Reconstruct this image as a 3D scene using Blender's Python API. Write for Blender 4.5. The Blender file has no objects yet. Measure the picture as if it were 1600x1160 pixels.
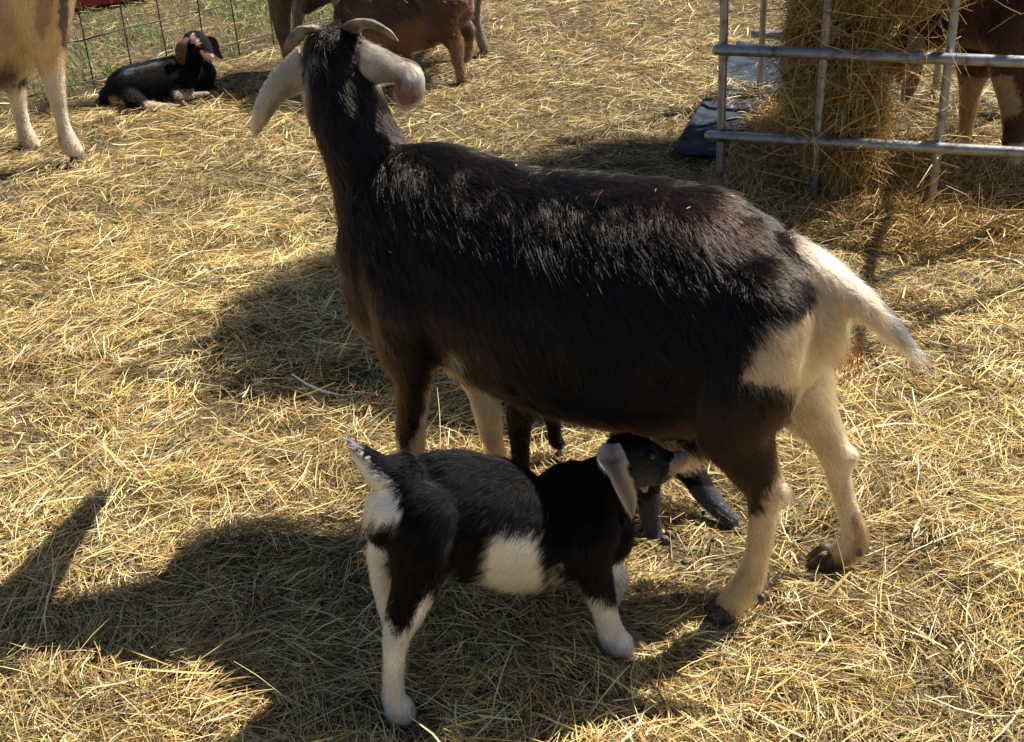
import bpy, math, numpy as np
from mathutils import Vector
rng = np.random.default_rng(7)
C = bpy.context.scene.collection
# ------------------------------------------------------------------ camera
F, TH, RO, H = 2050., math.radians(30), math.radians(-3), 1.47
fw = np.array([0, math.cos(TH), -math.sin(TH)]); _r = np.array([1., 0, 0]); _u = np.cross(_r, fw)
RT = _r*math.cos(RO) + _u*math.sin(RO); UP = -_r*math.sin(RO) + _u*math.cos(RO)
CAM = np.array([0, 0, H])
cd = bpy.data.cameras.new("camera"); cam = bpy.data.objects.new("camera", cd); C.objects.link(cam)
cd.sensor_width = 36; cd.lens = 36*F/1600; cd.clip_end = 500; cd.clip_start = .05
from mathutils import Matrix
m = Matrix.Identity(4)
for i in range(3):
    m[i][0] = RT[i]; m[i][1] = UP[i]; m[i][2] = -fw[i]; m[i][3] = CAM[i]
cam.matrix_world = m
sc = bpy.context.scene; sc.camera = cam
# ------------------------------------------------------------------ light
SUN_EL = math.radians(49.5); SUN_H = np.array([.875, .485])           # ground direction towards the sun
SUN_H /= np.linalg.norm(SUN_H)
tosun = Vector((SUN_H[0]*math.cos(SUN_EL), SUN_H[1]*math.cos(SUN_EL), math.sin(SUN_EL)))
sd = bpy.data.lights.new("sun", 'SUN'); sun = bpy.data.objects.new("sun", sd); C.objects.link(sun)
sd.energy = 5.0; sd.angle = math.radians(.55); sd.color = (1, .93, .8)
sun.rotation_euler = (-tosun).to_track_quat('-Z', 'Y').to_euler(); sun.location = (3, 2, 6)
w = bpy.data.worlds.new("World"); sc.world = w; w.use_nodes = True
nt = w.node_tree; bg = nt.nodes['Background']; sky = nt.nodes.new('ShaderNodeTexSky')
sky.sky_type = 'NISHITA'; sky.sun_disc = False; sky.sun_elevation = SUN_EL
sky.sun_rotation = math.atan2(tosun.x, tosun.y)
nt.links.new(sky.outputs[0], bg.inputs[0]); bg.inputs[1].default_value = .043
sc.view_settings.view_transform = 'Standard'; sc.view_settings.look = 'None'
sc.view_settings.exposure = 1.1; sc.view_settings.gamma = 1

# ------------------------------------------------------------------ helpers
def ray(x, y): return fw + RT*(x-800)/F + UP*(580-y)/F
def G(x, y, z=0.):
    r = ray(x, y); return CAM + r*(z-H)/r[2]
def proj(p):
    d = (p-CAM)@fw; return 800+F*((p-CAM)@RT)/d, 580-F*((p-CAM)@UP)/d, d
def unit(v):
    v = np.asarray(v, float); return v/np.maximum(np.linalg.norm(v, axis=-1, keepdims=True), 1e-9)
_nk = rng.normal(size=(3, 10, 3)); _np = rng.uniform(0, 6.28, (3, 10))
def vnoise(p, s):                                                    # smooth vector noise, about -1..1
    p = np.asarray(p)/s; out = []
    for a in range(3):
        q = p + 1.3*np.sin(p@_nk[(a+1) % 3, :3].T*.7 + _np[a, :3])
        out.append(np.sin(q@_nk[a].T*1.6 + _np[a]).sum(-1)/3.2)
    return np.stack(out, -1)
def n2(x, y, s, k=0):
    p = np.stack([x, y, np.full_like(x, k*3.7)], -1); return vnoise(p, s)[..., 0]
def mesh_np(name, V, Fc, mat=None, parent=None, col=None, smooth=False, loc=None):
    me = bpy.data.meshes.new(name); V = np.asarray(V, np.float32)
    if loc is not None: V = V - np.asarray(loc, np.float32)
    if isinstance(Fc, np.ndarray):
        k = Fc.shape[1]; n = len(Fc)
        me.vertices.add(len(V)); me.vertices.foreach_set('co', V.ravel())
        me.loops.add(n*k); me.loops.foreach_set('vertex_index', Fc.ravel().astype(np.int32))
        me.polygons.add(n); me.polygons.foreach_set('loop_start', np.arange(0, n*k, k, dtype=np.int32))
        me.update(calc_edges=True)
    else:
        me.from_pydata([tuple(v) for v in V.tolist()], [], Fc); me.update()
    if col is not None:
        a = me.color_attributes.new('col', 'FLOAT_COLOR', 'POINT')
        a.data.foreach_set('color', np.concatenate([col, np.ones((len(col), 1))], 1).astype(np.float32).ravel())
    if smooth: me.polygons.foreach_set('use_smooth', np.ones(len(me.polygons), bool))
    if mat: me.materials.append(mat)
    o = bpy.data.objects.new(name, me); C.objects.link(o)
    if parent: o.parent = parent
    return o
def tag(o, label=None, cat=None, group=None, kind=None):
    for k, v in (('label', label), ('category', cat), ('group', group), ('kind', kind)):
        if v: o[k] = v
    return o
def empty(name, loc, label, cat, group=None):
    o = bpy.data.objects.new(name, None); C.objects.link(o); o.location = tuple(map(float, loc)); o.empty_display_size = .1
    return tag(o, label, cat, group)
def ground_h(x, y):
    return .010*n2(x, y, .55) + .006*n2(x, y, .2, 1) - .004

# ------------------------------------------------------------------ materials
def mat(name, col=(.5, .5, .5), rough=.7, metal=0, attr=False, noise=None, bump=None, spec=.5, trans=0):
    m = bpy.data.materials.new(name); m.use_nodes = True; nt = m.node_tree; b = nt.nodes['Principled BSDF']
    b.inputs['Roughness'].default_value = rough; b.inputs['Metallic'].default_value = metal
    b.inputs['Specular IOR Level'].default_value = spec
    src = None
    if attr:
        a = nt.nodes.new('ShaderNodeAttribute'); a.attribute_name = 'col'; src = a.outputs['Color']
    if noise:
        c2, sc_, lo, hi = noise
        tc = nt.nodes.new('ShaderNodeTexCoord'); t = nt.nodes.new('ShaderNodeTexNoise')
        t.inputs['Scale'].default_value = sc_; t.inputs['Detail'].default_value = 6
        nt.links.new(tc.outputs['Object'], t.inputs['Vector'])
        mr = nt.nodes.new('ShaderNodeMapRange'); mr.inputs[1].default_value = lo; mr.inputs[2].default_value = hi
        nt.links.new(t.outputs['Fac'], mr.inputs[0])
        mx = nt.nodes.new('ShaderNodeMix'); mx.data_type = 'RGBA'
        nt.links.new(mr.outputs[0], mx.inputs[0])
        if src: nt.links.new(src, mx.inputs[6])
        else: mx.inputs[6].default_value = (*col, 1)
        mx.inputs[7].default_value = (*c2, 1); src = mx.outputs[2]
    if src: nt.links.new(src, b.inputs['Base Color'])
    else: b.inputs['Base Color'].default_value = (*col, 1)
    if bump:
        tc = nt.nodes.new('ShaderNodeTexCoord'); t = nt.nodes.new('ShaderNodeTexNoise')
        t.inputs['Scale'].default_value = bump[0]; t.inputs['Detail'].default_value = 5
        nt.links.new(tc.outputs['Object'], t.inputs['Vector'])
        bp = nt.nodes.new('ShaderNodeBump'); bp.inputs['Strength'].default_value = bump[1]; bp.inputs['Distance'].default_value = bump[2]
        nt.links.new(t.outputs['Fac'], bp.inputs['Height']); nt.links.new(bp.outputs[0], b.inputs['Normal'])
    if trans:
        tr = nt.nodes.new('ShaderNodeBsdfTranslucent'); ms = nt.nodes.new('ShaderNodeMixShader'); ms.inputs[0].default_value = trans
        out = nt.nodes['Material Output']
        if src: nt.links.new(src, tr.inputs[0])
        else: tr.inputs[0].default_value = (*col, 1)
        nt.links.new(b.outputs[0], ms.inputs[1]); nt.links.new(tr.outputs[0], ms.inputs[2]); nt.links.new(ms.outputs[0], out.inputs[0])
    return m
def fur_mat(name, rough=.2, rad=.36, coat=0., ior=1.42):
    m = bpy.data.materials.new(name); m.use_nodes = True; nt = m.node_tree
    nt.nodes.remove(nt.nodes['Principled BSDF'])
    h = nt.nodes.new('ShaderNodeBsdfHairPrincipled'); h.parametrization = 'COLOR'
    a = nt.nodes.new('ShaderNodeAttribute'); a.attribute_name = 'col'
    nt.links.new(a.outputs['Color'], h.inputs['Color'])
    h.inputs['Roughness'].default_value = rough; h.inputs['Radial Roughness'].default_value = rad
    h.inputs['IOR'].default_value = ior; h.inputs['Coat'].default_value = coat; h.inputs['Random Roughness'].default_value = .2
    nt.links.new(h.outputs[0], nt.nodes['Material Output'].inputs[0])
    return m
M = dict(
    straw=mat('straw', attr=True, rough=.5, spec=.45, trans=.15),
    grass=mat('grass', attr=True, rough=.55, trans=.25, spec=.3),
    skin=mat('hide', attr=True, rough=.85, spec=.1, noise=None, bump=(160, .5, .004)),
    fur=fur_mat('fur'), soft=fur_mat('soft_fur', .45, .6, 0, 1.2),
    horn=mat('horn', (.30, .22, .15), .5, noise=((.10, .07, .05), 38, .38, .66), bump=(75, .8, .003)),
    hoof=mat('hoof', (.15, .10, .065), .6, noise=((.04, .03, .022), 60, .4, .6), bump=(120, .4, .002)),
    palehoof=mat('pale_hoof', (.33, .2, .09), .5, noise=((.16, .10, .05), 60, .4, .6), bump=(120, .4, .002)),
    eye=mat('eye', (.01, .008, .006), .08),
    pipe=mat('galvanised_steel', (.34, .36, .39), .46, .8, noise=((.17, .13, .11), 30, .50, .68), bump=(90, .3, .002)),
    tray=mat('weathered_tray', (.040, .055, .085), .8, .0, spec=.05, noise=((.022, .024, .028), 22, .42, .62), bump=(40, .25, .003)),
    wire=mat('green_wire', (.025, .045, .035), .5, .2, noise=((.06, .05, .04), 60, .5, .7)),
    red=mat('red_paint', (.30, .018, .02), .5, noise=((.12, .02, .02), 30, .5, .7)),
    dung=mat('droppings', (.022, .016, .011), .55, bump=(200, .4, .002)),
)
# soil
ms = mat('soil', (.075, .052, .032), .95, noise=((.030, .022, .015), 7, .35, .65), bump=(45, 1., .02), spec=.15)
_nt = ms.node_tree; _b = _nt.nodes['Principled BSDF']
_l = _b.inputs['Base Color'].links[0].from_socket
_tc = _nt.nodes.new('ShaderNodeTexCoord'); _mp = _nt.nodes.new('ShaderNodeMapping'); _mp.inputs['Scale'].default_value = (55, 260, 55); _mp.inputs['Rotation'].default_value = (0, 0, .5)
_t = _nt.nodes.new('ShaderNodeTexNoise'); _t.inputs['Scale'].default_value = 1; _t.inputs['Detail'].default_value = 3; _t.inputs['Distortion'].default_value = 1.5
_nt.links.new(_tc.outputs['Object'], _mp.inputs[0]); _nt.links.new(_mp.outputs[0], _t.inputs[0])
_mr = _nt.nodes.new('ShaderNodeMapRange'); _mr.inputs[1].default_value = .5; _mr.inputs[2].default_value = .72
_mx = _nt.nodes.new('ShaderNodeMix'); _mx.data_type = 'RGBA'
_nt.links.new(_t.outputs['Fac'], _mr.inputs[0]); _nt.links.new(_mr.outputs[0], _mx.inputs[0]); _nt.links.new(_l, _mx.inputs[6]); _mx.inputs[7].default_value = (.36, .27, .13, 1)
_nt.links.new(_mx.outputs[2], _b.inputs['Base Color'])
M['soil'] = ms

# ------------------------------------------------------------------ ground
xs = np.concatenate([-np.geomspace(80, 4.2, 14), np.arange(-4, 4.01, .05), np.geomspace(4.2, 80, 14)])
ys = np.concatenate([-np.geomspace(80, .6, 14), np.arange(-.5, 8.01, .05), np.geomspace(8.2, 120, 14)])
X, Y = np.meshgrid(xs, ys); Z = ground_h(X, Y)
nx, ny = len(xs), len(ys); I = np.arange(nx*ny).reshape(ny, nx)
gr = mesh_np('ground', np.stack([X, Y, Z], -1).reshape(-1, 3), np.stack([I[:-1, :-1], I[:-1, 1:], I[1:, 1:], I[1:, :-1]], -1).reshape(-1, 4), M['soil'], smooth=True)
tag(gr, 'dark trampled soil of the pen under the straw', kind='structure', cat='ground')

def ribbons(name, c, d, L, W, wd, bow, col, material, S=4, parent=None, loc=None, taper=.55, kink=None):
    N = len(c); u = np.linspace(0, 1, S)[None, :, None]
    p = c[:, None] + d[:, None]*L[:, None, None]*(u-.5) + bow[:, None]*(1-4*(u-.5)**2)
    if kink is not None: p = p + kink[:, None]*np.clip(u-.55, 0, 1)*2
    tw = 1-(1-taper)*np.abs(2*u-1)**2
    o = wd[:, None]*W[:, None, None]*.5*tw
    V = np.stack([p-o, p+o], 2).reshape(-1, 3)
    b = np.arange(N)[:, None]*(2*S) + np.arange(S-1)[None]*2
    Fc = np.stack([b, b+1, b+3, b+2], -1).reshape(-1, 4)
    return mesh_np(name, V, Fc, material, parent, np.repeat(col, 2*S, 0), loc=loc)
PAL = np.array([[.74, .52, .18], [.84, .65, .27], [.60, .39, .13], [.90, .78, .46], [.40, .235, .08], [.54, .47, .22], [.72, .62, .36], [.18, .11, .05]])
PW = np.array([.25, .22, .18, .10, .09, .07, .05, .04])
def straw_cols(n, dark=1.):
    c = PAL[rng.choice(len(PAL), n, p=PW/PW.sum())]
    c = c*np.array([1.0, .985, 1.])
    return np.clip(c*rng.uniform(.38, 1.3, (n, 1))*dark*rng.normal(1, .04, (n, 3)), 0, .9)
FP = np.array([-1.57, 4.64]); FD = unit([.76, .65]); FN = np.array([-FD[1], FD[0]])      # fence line
FOOT = np.array([.575, 3.425]); FR = unit([.953, -.303]); FB = unit([.303, .953])         # hay feeder corner and axes
FEET = np.array([G(*q)[:2] for q in ((1130, 966), (1288, 881), (1300, 878), (645, 856), (795, 797), (640, 1143), (992, 1026), (960, 995), (1042, 870), (1150, 818), (820, 764), (119, 245), (53, 240), (722, 136), (724, 99), (1556, 298), (1500, 228))])
def straw_layer(name, N, zr, Lr, Wr, tilt, box, dens, clumps=1.):
    x = rng.uniform(box[0], box[1], N*2); y = rng.uniform(box[2], box[3], N*2)
    keep = rng.uniform(size=N*2) < dens(x, y)
    x, y = x[keep], y[keep]; n = len(x)
    ang = 1.9*n2(x, y, .38, 2) + .6 + 1.2*n2(x, y, .13, 3) + rng.normal(0, .75, n)
    ti = rng.normal(0, tilt, n)
    L = np.clip(rng.lognormal(math.log(Lr), .5, n), .012, .15)
    W = rng.uniform(Wr[0], Wr[1], n)*np.where(rng.uniform(size=n) < .05, 2., 1)
    d = np.stack([np.cos(ang)*np.cos(ti), np.sin(ang)*np.cos(ti), np.sin(ti)], -1)
    side = np.stack([-np.sin(ang), np.cos(ang), 0*ang], -1); upv = np.cross(d, side)
    ro = rng.normal(0, .8, n)[:, None]; wd = side*np.cos(ro) + upv*np.sin(ro)
    mound = .012*n2(x, y, .11, 5)
    fd_ = np.full(n, 9.)
    for q in FEET: fd_ = np.minimum(fd_, np.hypot(x-q[0], y-q[1]))
    press = np.clip((fd_-.025)/.07, .12, 1)                             # trodden flat under the hooves
    z = ground_h(x, y)*press + (rng.uniform(zr[0], zr[1], n) + np.abs(np.sin(ti))*L*.38 + np.maximum(mound, 0))*press
    bow = (side*rng.normal(0, .045, (n, 1)) + upv*rng.normal(.012, .035, (n, 1)))*L[:, None]
    kink = (side*rng.normal(0, .25, (n, 1))+upv*rng.normal(-.05, .12, (n, 1)))*L[:, None]*(rng.uniform(size=(n, 1)) < .25)
    c = np.stack([x, y, z], -1)
    tone = 1 + .16*n2(x, y, .5, 7) + .1*n2(x, y, .16, 8)
    col = straw_cols(n)*tone[:, None]
    g = np.clip(.5+.9*n2(x, y, .7, 9), 0, 1)[:, None]*.35
    col = col*(1-g) + g*col*np.array([.88, .98, 1.15])
    return c, d, L, W, wd, bow, np.clip(col, 0, .9), kink
def dens_main(x, y):
    far = np.clip((6.2-y)/4.6, .25, 1)
    w = np.abs(x) < .75 + .47*y
    beyond = ((x-FP[0])*FN[0] + (y-FP[1])*FN[1]) > 0
    return far*np.where(w, 1, .12)*np.where(beyond, .30, 1)*np.clip(.88+.45*n2(x, y, .12, 4)+.35*n2(x, y, .045, 14), .3, 1)
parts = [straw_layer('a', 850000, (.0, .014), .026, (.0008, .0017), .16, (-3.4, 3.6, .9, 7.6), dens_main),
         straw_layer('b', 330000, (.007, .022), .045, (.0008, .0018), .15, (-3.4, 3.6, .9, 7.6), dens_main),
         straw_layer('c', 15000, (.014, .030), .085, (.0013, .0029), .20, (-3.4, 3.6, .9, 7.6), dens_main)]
P = [np.concatenate(q) for q in zip(*parts)]
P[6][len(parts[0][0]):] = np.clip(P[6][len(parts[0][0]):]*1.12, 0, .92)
P[6][:len(parts[0][0])] *= .64  # gap shade put into colour: bottom layer darkened, upper layers brightened
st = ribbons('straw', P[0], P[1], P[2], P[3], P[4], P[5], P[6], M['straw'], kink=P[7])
tag(st, 'golden straw strewn thickly over the floor of the pen', 'straw', kind='stuff')
del parts, P
# wider surroundings, thin
c, d, L, W, wd, bow, col, kink = straw_layer('o', 45000, (.0, .02), .16, (.004, .008), .15, (-11, 11, -4, 13), lambda x, y: np.where((np.abs(x) < .75+.47*y) & (y > .9) & (y < 7.6), 0., 1.))
tag(ribbons('straw', c, d, L, W, wd, bow, col, M['straw'], kink=kink), 'looser straw scattered round the edges of the pen', 'straw', kind='stuff')
# grass beyond the fence
n = 60000
s = rng.uniform(-1.2, 4.5, n); t = rng.exponential(1.1, n)+.02
x = FP[0]+FD[0]*s+FN[0]*t; y = FP[1]+FD[1]*s+FN[1]*t
k = rng.uniform(size=n) < np.clip(.45+.9*n2(x, y, .22, 11), .05, 1); x, y = x[k], y[k]; n = len(x)
ang = rng.uniform(0, 6.28, n); tilt = rng.uniform(.35, 1.5, n)
d = np.stack([np.cos(ang)*np.cos(tilt), np.sin(ang)*np.cos(tilt), np.sin(tilt)], -1)
L = rng.uniform(.02, .06, n); side = np.stack([-np.sin(ang), np.cos(ang), 0*ang], -1)
gc = np.array([[.10, .18, .04], [.17, .24, .08], [.06, .12, .03], [.32, .34, .16]])[rng.integers(0, 4, n)]*rng.uniform(.7, 1.3, (n, 1))
cc = np.stack([x, y, ground_h(x, y)+.006+L*.45*np.sin(tilt)], -1)
tag(ribbons('grass', cc, d, L, rng.uniform(.0015, .003, n), side, np.cross(d, side)*L[:, None]*.15, gc, M['grass'], taper=.2), 'short green grass growing beyond the wire fence', 'grass', kind='stuff')
# droppings
n = 1500; x = rng.uniform(-1.8, 2.1, n); y = rng.uniform(1.2, 5, n)
k = n2(x, y, .33, 13) > .25; x, y = x[k], y[k]; n = len(x)
import bmesh
bm = bmesh.new(); bmesh.ops.create_icosphere(bm, subdivisions=1, radius=1); bm.verts.ensure_lookup_table()
iv = np.array([v.co[:] for v in bm.verts]); it = np.array([[v.index for v in f.verts] for f in bm.faces]); bm.free()
r = rng.uniform(.003, .0055, (n, 1, 1)); V = iv[None]*r*np.array([1, 1.35, 1])
a = rng.uniform(0, 6.28, n); ca, sa = np.cos(a)[:, None], np.sin(a)[:, None]
V = np.stack([V[..., 0]*ca-V[..., 1]*sa, V[..., 0]*sa+V[..., 1]*ca, V[..., 2]], -1)
V += np.stack([x, y, ground_h(x, y)+.017], -1)[:, None]
tag(mesh_np('droppings', V.reshape(-1, 3), (it[None]+np.arange(n)[:, None, None]*len(iv)).reshape(-1, 3), M['dung'], smooth=True), 'small dark goat droppings scattered among the straw', 'droppings', kind='stuff')

# ------------------------------------------------------------------ lofts
def catmull(P, k):
    P = np.asarray(P, float); Q = np.vstack([2*P[0]-P[1], P, 2*P[-1]-P[-2]]); out = []
    for i in range(1, len(Q)-2):
        for j in range(k):
            t = j/k; a, b, c_, d_ = Q[i-1], Q[i], Q[i+1], Q[i+2]
            out.append(.5*((2*b)+(-a+c_)*t+(2*a-5*b+4*c_-d_)*t*t+(-a+3*b-3*c_+d_)*t**3))
    out.append(Q[-2]); return np.array(out)
def loft(path, side, k=5, seg=20, caps=True):
    """path rows: x y z w a (half size along side, half size across); returns V, F, centres, tangents"""
    Q = catmull(path, k); c = Q[:, :3]; w = np.maximum(Q[:, 3], .002); a = np.maximum(Q[:, 4], .002)
    T = unit(np.gradient(c, axis=0))
    S = unit(np.asarray(side)[None] - (T@np.asarray(side))[:, None]*T)
    B = np.cross(S, T)
    if caps:
        e = []
        for sgn, i in ((-1, 0), (1, -1)):
            rr = min(w[i], a[i])
            e.append([(c[i]+sgn*T[i]*rr*q, w[i]*math.sqrt(1-q*q), a[i]*math.sqrt(1-q*q), S[i], B[i], T[i]) for q in (.5, .8, .97)])
        h, t = e[0][::-1], e[1]
        f = lambda j: np.array([x[j] for x in h]), ; g = lambda j: np.array([x[j] for x in t])
        hh = lambda j: np.array([x[j] for x in h])
        c2 = np.vstack([hh(0), c, g(0)]); w2 = np.concatenate([hh(1), w, g(1)]); a2 = np.concatenate([hh(2), a, g(2)])
        S2 = np.vstack([hh(3), S, g(3)]); B2 = np.vstack([hh(4), B, g(4)])
    else: c2, w2, a2, S2, B2 = c, w, a, S, B
    th = np.linspace(0, 2*math.pi, seg, endpoint=False)
    V = c2[:, None] + S2[:, None]*(w2[:, None]*np.cos(th))[..., None] + B2[:, None]*(a2[:, None]*np.sin(th))[..., None]
    m_ = len(c2); Fc = []
    for i in range(m_-1):
        for j in range(seg):
            Fc.append([i*seg+j, i*seg+(j+1) % seg, (i+1)*seg+(j+1) % seg, (i+1)*seg+j])
    Fc.append(list(range(seg))[::-1]); Fc.append([(m_-1)*seg+j for j in range(seg)])
    return V.reshape(-1, 3), Fc, c, T, np.maximum(w, a)
def inpoly(x, y, poly):
    r = np.zeros(len(x), bool); n = len(poly)
    for i in range(n):
        x0, y0 = poly[i]; x1, y1 = poly[(i+1) % n]
        if y0 == y1: continue
        c_ = ((y0 > y) != (y1 > y)) & (x < (x1-x0)*(y-y0)/(y1-y0)+x0); r ^= c_
    return r

class Goat:
    def __init__(s, name, label, cat, A, B, group=None):
        s.A = np.array([*A, 0.]); s.t = unit([B[0]-A[0], B[1]-A[1], 0]); n = np.array([s.t[1], -s.t[0], 0])
        if n[1] > 0: n = -n
        s.n = n; s.V = []; s.F = []; s.nv = 0; s.fl = []; s.polys = []; s.base = (.02, .015, .013)
        s.root = empty(name, ((A[0]+B[0])/2, (A[1]+B[1])/2, 0), label, cat, group); s.L = np.array([(A[0]+B[0])/2, (A[1]+B[1])/2, 0])
        s.pad = .006
    def P(s, x, y, o=0.):
        r = ray(x, y); k = ((s.A-CAM)@s.n + o)/(r@s.n); return CAM + r*k
    def W(s, a, o, z):                                   # a metres ahead of A, o towards the camera, height z
        return s.A + s.t*a + s.n*o + np.array([0, 0, z])
    def add(s, V, Fc): s.V.append(V); s.F += [[i+s.nv for i in f] for f in Fc]; s.nv += len(V)
    def tube(s, spec, hair=.012, flow=None, grav=0., asp=1., k=5, pad=None, side=None, rows=None, dens=1.):
        pad = s.pad if pad is None else pad
        if rows is None:
            rows = []
            for q in spec:
                x, y, o, r = q[:4]; c = s.P(x, y, o); d = (c-CAM)@fw; rr = max(r*d/F-pad, .003)
                rows.append([*c, rr*(q[4] if len(q) > 4 else asp), rr])
        V, Fc, c, T, R = loft(rows, s.n if side is None else side, k); s.add(V, Fc)
        fl = T if flow is None else flow*T
        for i in range(len(c)): s.fl.append([*c[i], *fl[i], R[i], hair, grav, dens])
    def torso(s, spec, hair=.03, flow=-1, grav=1., pad=None):
        pad = s.pad if pad is None else pad; rows = []
        for xt, yt, xb, yb, hw in spec:
            c = s.P((xt+xb)/2, (yt+yb)/2); v = unit(c-CAM); d = (c-CAM)@fw
            R = math.hypot(xt-xb, yt-yb)/2*d/F-pad; sp = abs(v[2]); cp = math.sqrt(1-sp*sp)
            rows.append([*c, hw, max(math.sqrt(max(R*R-(sp*hw)**2, 1e-5))/cp, .02)])
        s.tube(None, hair, flow, grav, rows=rows)
    def ball(s, x, y, o, r, asp=(1, 1, 1), hair=.012):
        c = s.P(x, y, o); r = r*((c-CAM)@fw)/F
        b = bmesh.new(); bmesh.ops.create_icosphere(b, subdivisions=3, radius=1)
        V = np.array([v.co[:] for v in b.verts]); Fc = [[v.index for v in f.verts] for f in b.faces]; b.free()
        V = c + (V[:, :1]*asp[0]*s.t + V[:, 1:2]*asp[1]*s.n + V[:, 2:]*asp[2]*np.array([0, 0, 1]))*r
        s.add(V, Fc)
    def colour(s, p, hairs=True):
        x, y, d = proj(p); o = (p-s.A)@s.n
        j = vnoise(p, .012)*(6.5*F/1600/d/1.2)[:, None]; k = 1. if hairs else 0.
        x = x+j[:, 0]+k*rng.normal(0, 1, len(x))*5/d; y = y+j[:, 1]+k*rng.normal(0, 1, len(x))*14/d
        col = np.tile(np.array(s.base, float), (len(p), 1))
        for q in s.polys:
            m_ = inpoly(x, y, q[0])
            if len(q) > 2: m_ &= (o > q[2]) & (o < q[3])
            col[m_] = q[1]
        lum = col.mean(1)
        dirt = np.clip((.13-p[:, 2])/.13, 0, 1)*.55*np.clip(.8+.6*vnoise(p, .03)[:, 1], 0, 1.2)*(lum > .25)
        col = col*(1-dirt[:, None])+dirt[:, None]*np.array([.30, .20, .11])
        return col*(1+.14*vnoise(p, .045)[:, 2:3])
    def finish(s, vox=.007, n=60000, rad=.00028, smooth=8, lift=.35, tuft=.5, fur=True, lenscale=1.):
        tmp = mesh_np('tmp', np.vstack(s.V), s.F)
        r = tmp.modifiers.new('r', 'REMESH'); r.mode = 'VOXEL'; r.voxel_size = vox
        sm = tmp.modifiers.new('s', 'SMOOTH'); sm.factor = .5; sm.iterations = smooth
        dg = bpy.context.evaluated_depsgraph_get(); dg.update()
        me = bpy.data.meshes.new_from_object(tmp.evaluated_get(dg)); bpy.data.objects.remove(tmp)
        nv = len(me.vertices); co = np.empty(nv*3, np.float32); me.vertices.foreach_get('co', co); co = co.reshape(-1, 3).astype(float)
        no = np.empty(nv*3, np.float32); me.vertices.foreach_get('normal', no); no = no.reshape(-1, 3).astype(float)
        me.calc_loop_triangles(); nt_ = len(me.loop_triangles); tr = np.empty(nt_*3, np.int32); me.loop_triangles.foreach_get('vertices', tr); tr = tr.reshape(-1, 3)
        a_ = me.color_attributes.new('col', 'FLOAT_COLOR', 'POINT')
        a_.data.foreach_set('color', np.concatenate([s.colour(co, False), np.ones((nv, 1))], 1).astype(np.float32).ravel())
        me.vertices.foreach_set('co', (co-s.L).astype(np.float32).ravel()); me.polygons.foreach_set('use_smooth', np.ones(len(me.polygons), bool))
        me.name = 'body'; me.materials.append(M['skin'])
        body = bpy.data.objects.new('body', me); C.objects.link(body); body.parent = s.root; me.update()
        s.co, s.no, s.tr = co, no, tr
        if fur: s.fur(co, no, tr, n, rad, lift, tuft, lenscale)
        return body
    def fur(s, co, no, tr, n, rad, lift, tuft, lenscale, name='coat', fl=None, K=5):
        e1 = co[tr[:, 1]]-co[tr[:, 0]]; e2 = co[tr[:, 2]]-co[tr[:, 0]]; ar = np.linalg.norm(np.cross(e1, e2), axis=1)
        f = rng.choice(len(tr), n, p=ar/ar.sum()); u = rng.uniform(size=(n, 2)); m_ = u.sum(1) > 1; u[m_] = 1-u[m_]
        p = co[tr[f, 0]]+u[:, :1]*e1[f]+u[:, 1:]*e2[f]; u0 = 1-u.sum(1, keepdims=True)
        nn = unit(no[tr[f, 0]]*u0+no[tr[f, 1]]*u[:, :1]+no[tr[f, 2]]*u[:, 1:])
        fl = np.array(s.fl) if fl is None else fl; fd = np.empty((n, 3)); hl = np.empty(n)
        for i in range(0, n, 20000):
            q = p[i:i+20000]; D = np.linalg.norm(q[:, None]-fl[None, :, :3], axis=2)/fl[None, :, 6]
            wgt = np.exp(-5*(D-D.min(1, keepdims=True))); wgt /= wgt.sum(1, keepdims=True)
            g = wgt@fl[:, 3:6]; gr_ = wgt@fl[:, 8:9]; fd[i:i+20000] = unit(g)+gr_*np.array([0, 0, -1.]); hl[i:i+20000] = wgt@fl[:, 7]
        nz = vnoise(p, .03)*tuft*.5 + vnoise(p, .010)*tuft*.45 + vnoise(p, .004)*tuft*.35
        fd = fd+nz; fd = fd-(fd*nn).sum(1, keepdims=True)*nn; fd = unit(fd)
        L = hl*lenscale*np.exp(rng.normal(0, .25, n))*(1+.25*vnoise(p, .03)[:, 0])
        L = np.maximum(L, .003)
        u = np.linspace(0, 1, K)[None, :, None]; lf = lift*rng.uniform(.5, 1.3, (n, 1, 1))
        rn = rng.normal(0, .10, (n, 1, 3))
        pts = p[:, None]-nn[:, None]*.001 + L[:, None, None]*(fd[:, None]*u*.95 + nn[:, None]*lf*(u-.55*u*u) + rn*u*u + np.array([0, 0, -.10])*u*u)
        cu = bpy.data.hair_curves.new(name); cu.add_curves([K]*n)
        cu.attributes['position'].data.foreach_set('vector', (pts-s.L).astype(np.float32).ravel())
        ra = cu.attributes.get('radius') or cu.attributes.new('radius', 'FLOAT', 'POINT')
        ra.data.foreach_set('value', (np.ones((n, 1))*rad*np.array([1, .95, .8, .55, .12])[None, :K]*rng.uniform(.7, 1.3, (n, 1))).astype(np.float32).ravel())
        col = s.colour(p)*rng.uniform(.55, 1.4, (n, 1))
        at = cu.attributes.new('col', 'FLOAT_COLOR', 'CURVE')
        at.data.foreach_set('color', np.concatenate([np.clip(col, 0, .95), np.ones((n, 1))], 1).astype(np.float32).ravel())
        cu.materials.append(M[getattr(s, 'furm', 'fur')])
        o = bpy.data.objects.new(name, cu); C.objects.link(o); o.parent = s.root
        return o
    def child(s, name, V, Fc, m_, col=None):
        return mesh_np(name, V, Fc, m_, s.root, col, smooth=True, loc=s.L)
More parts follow.
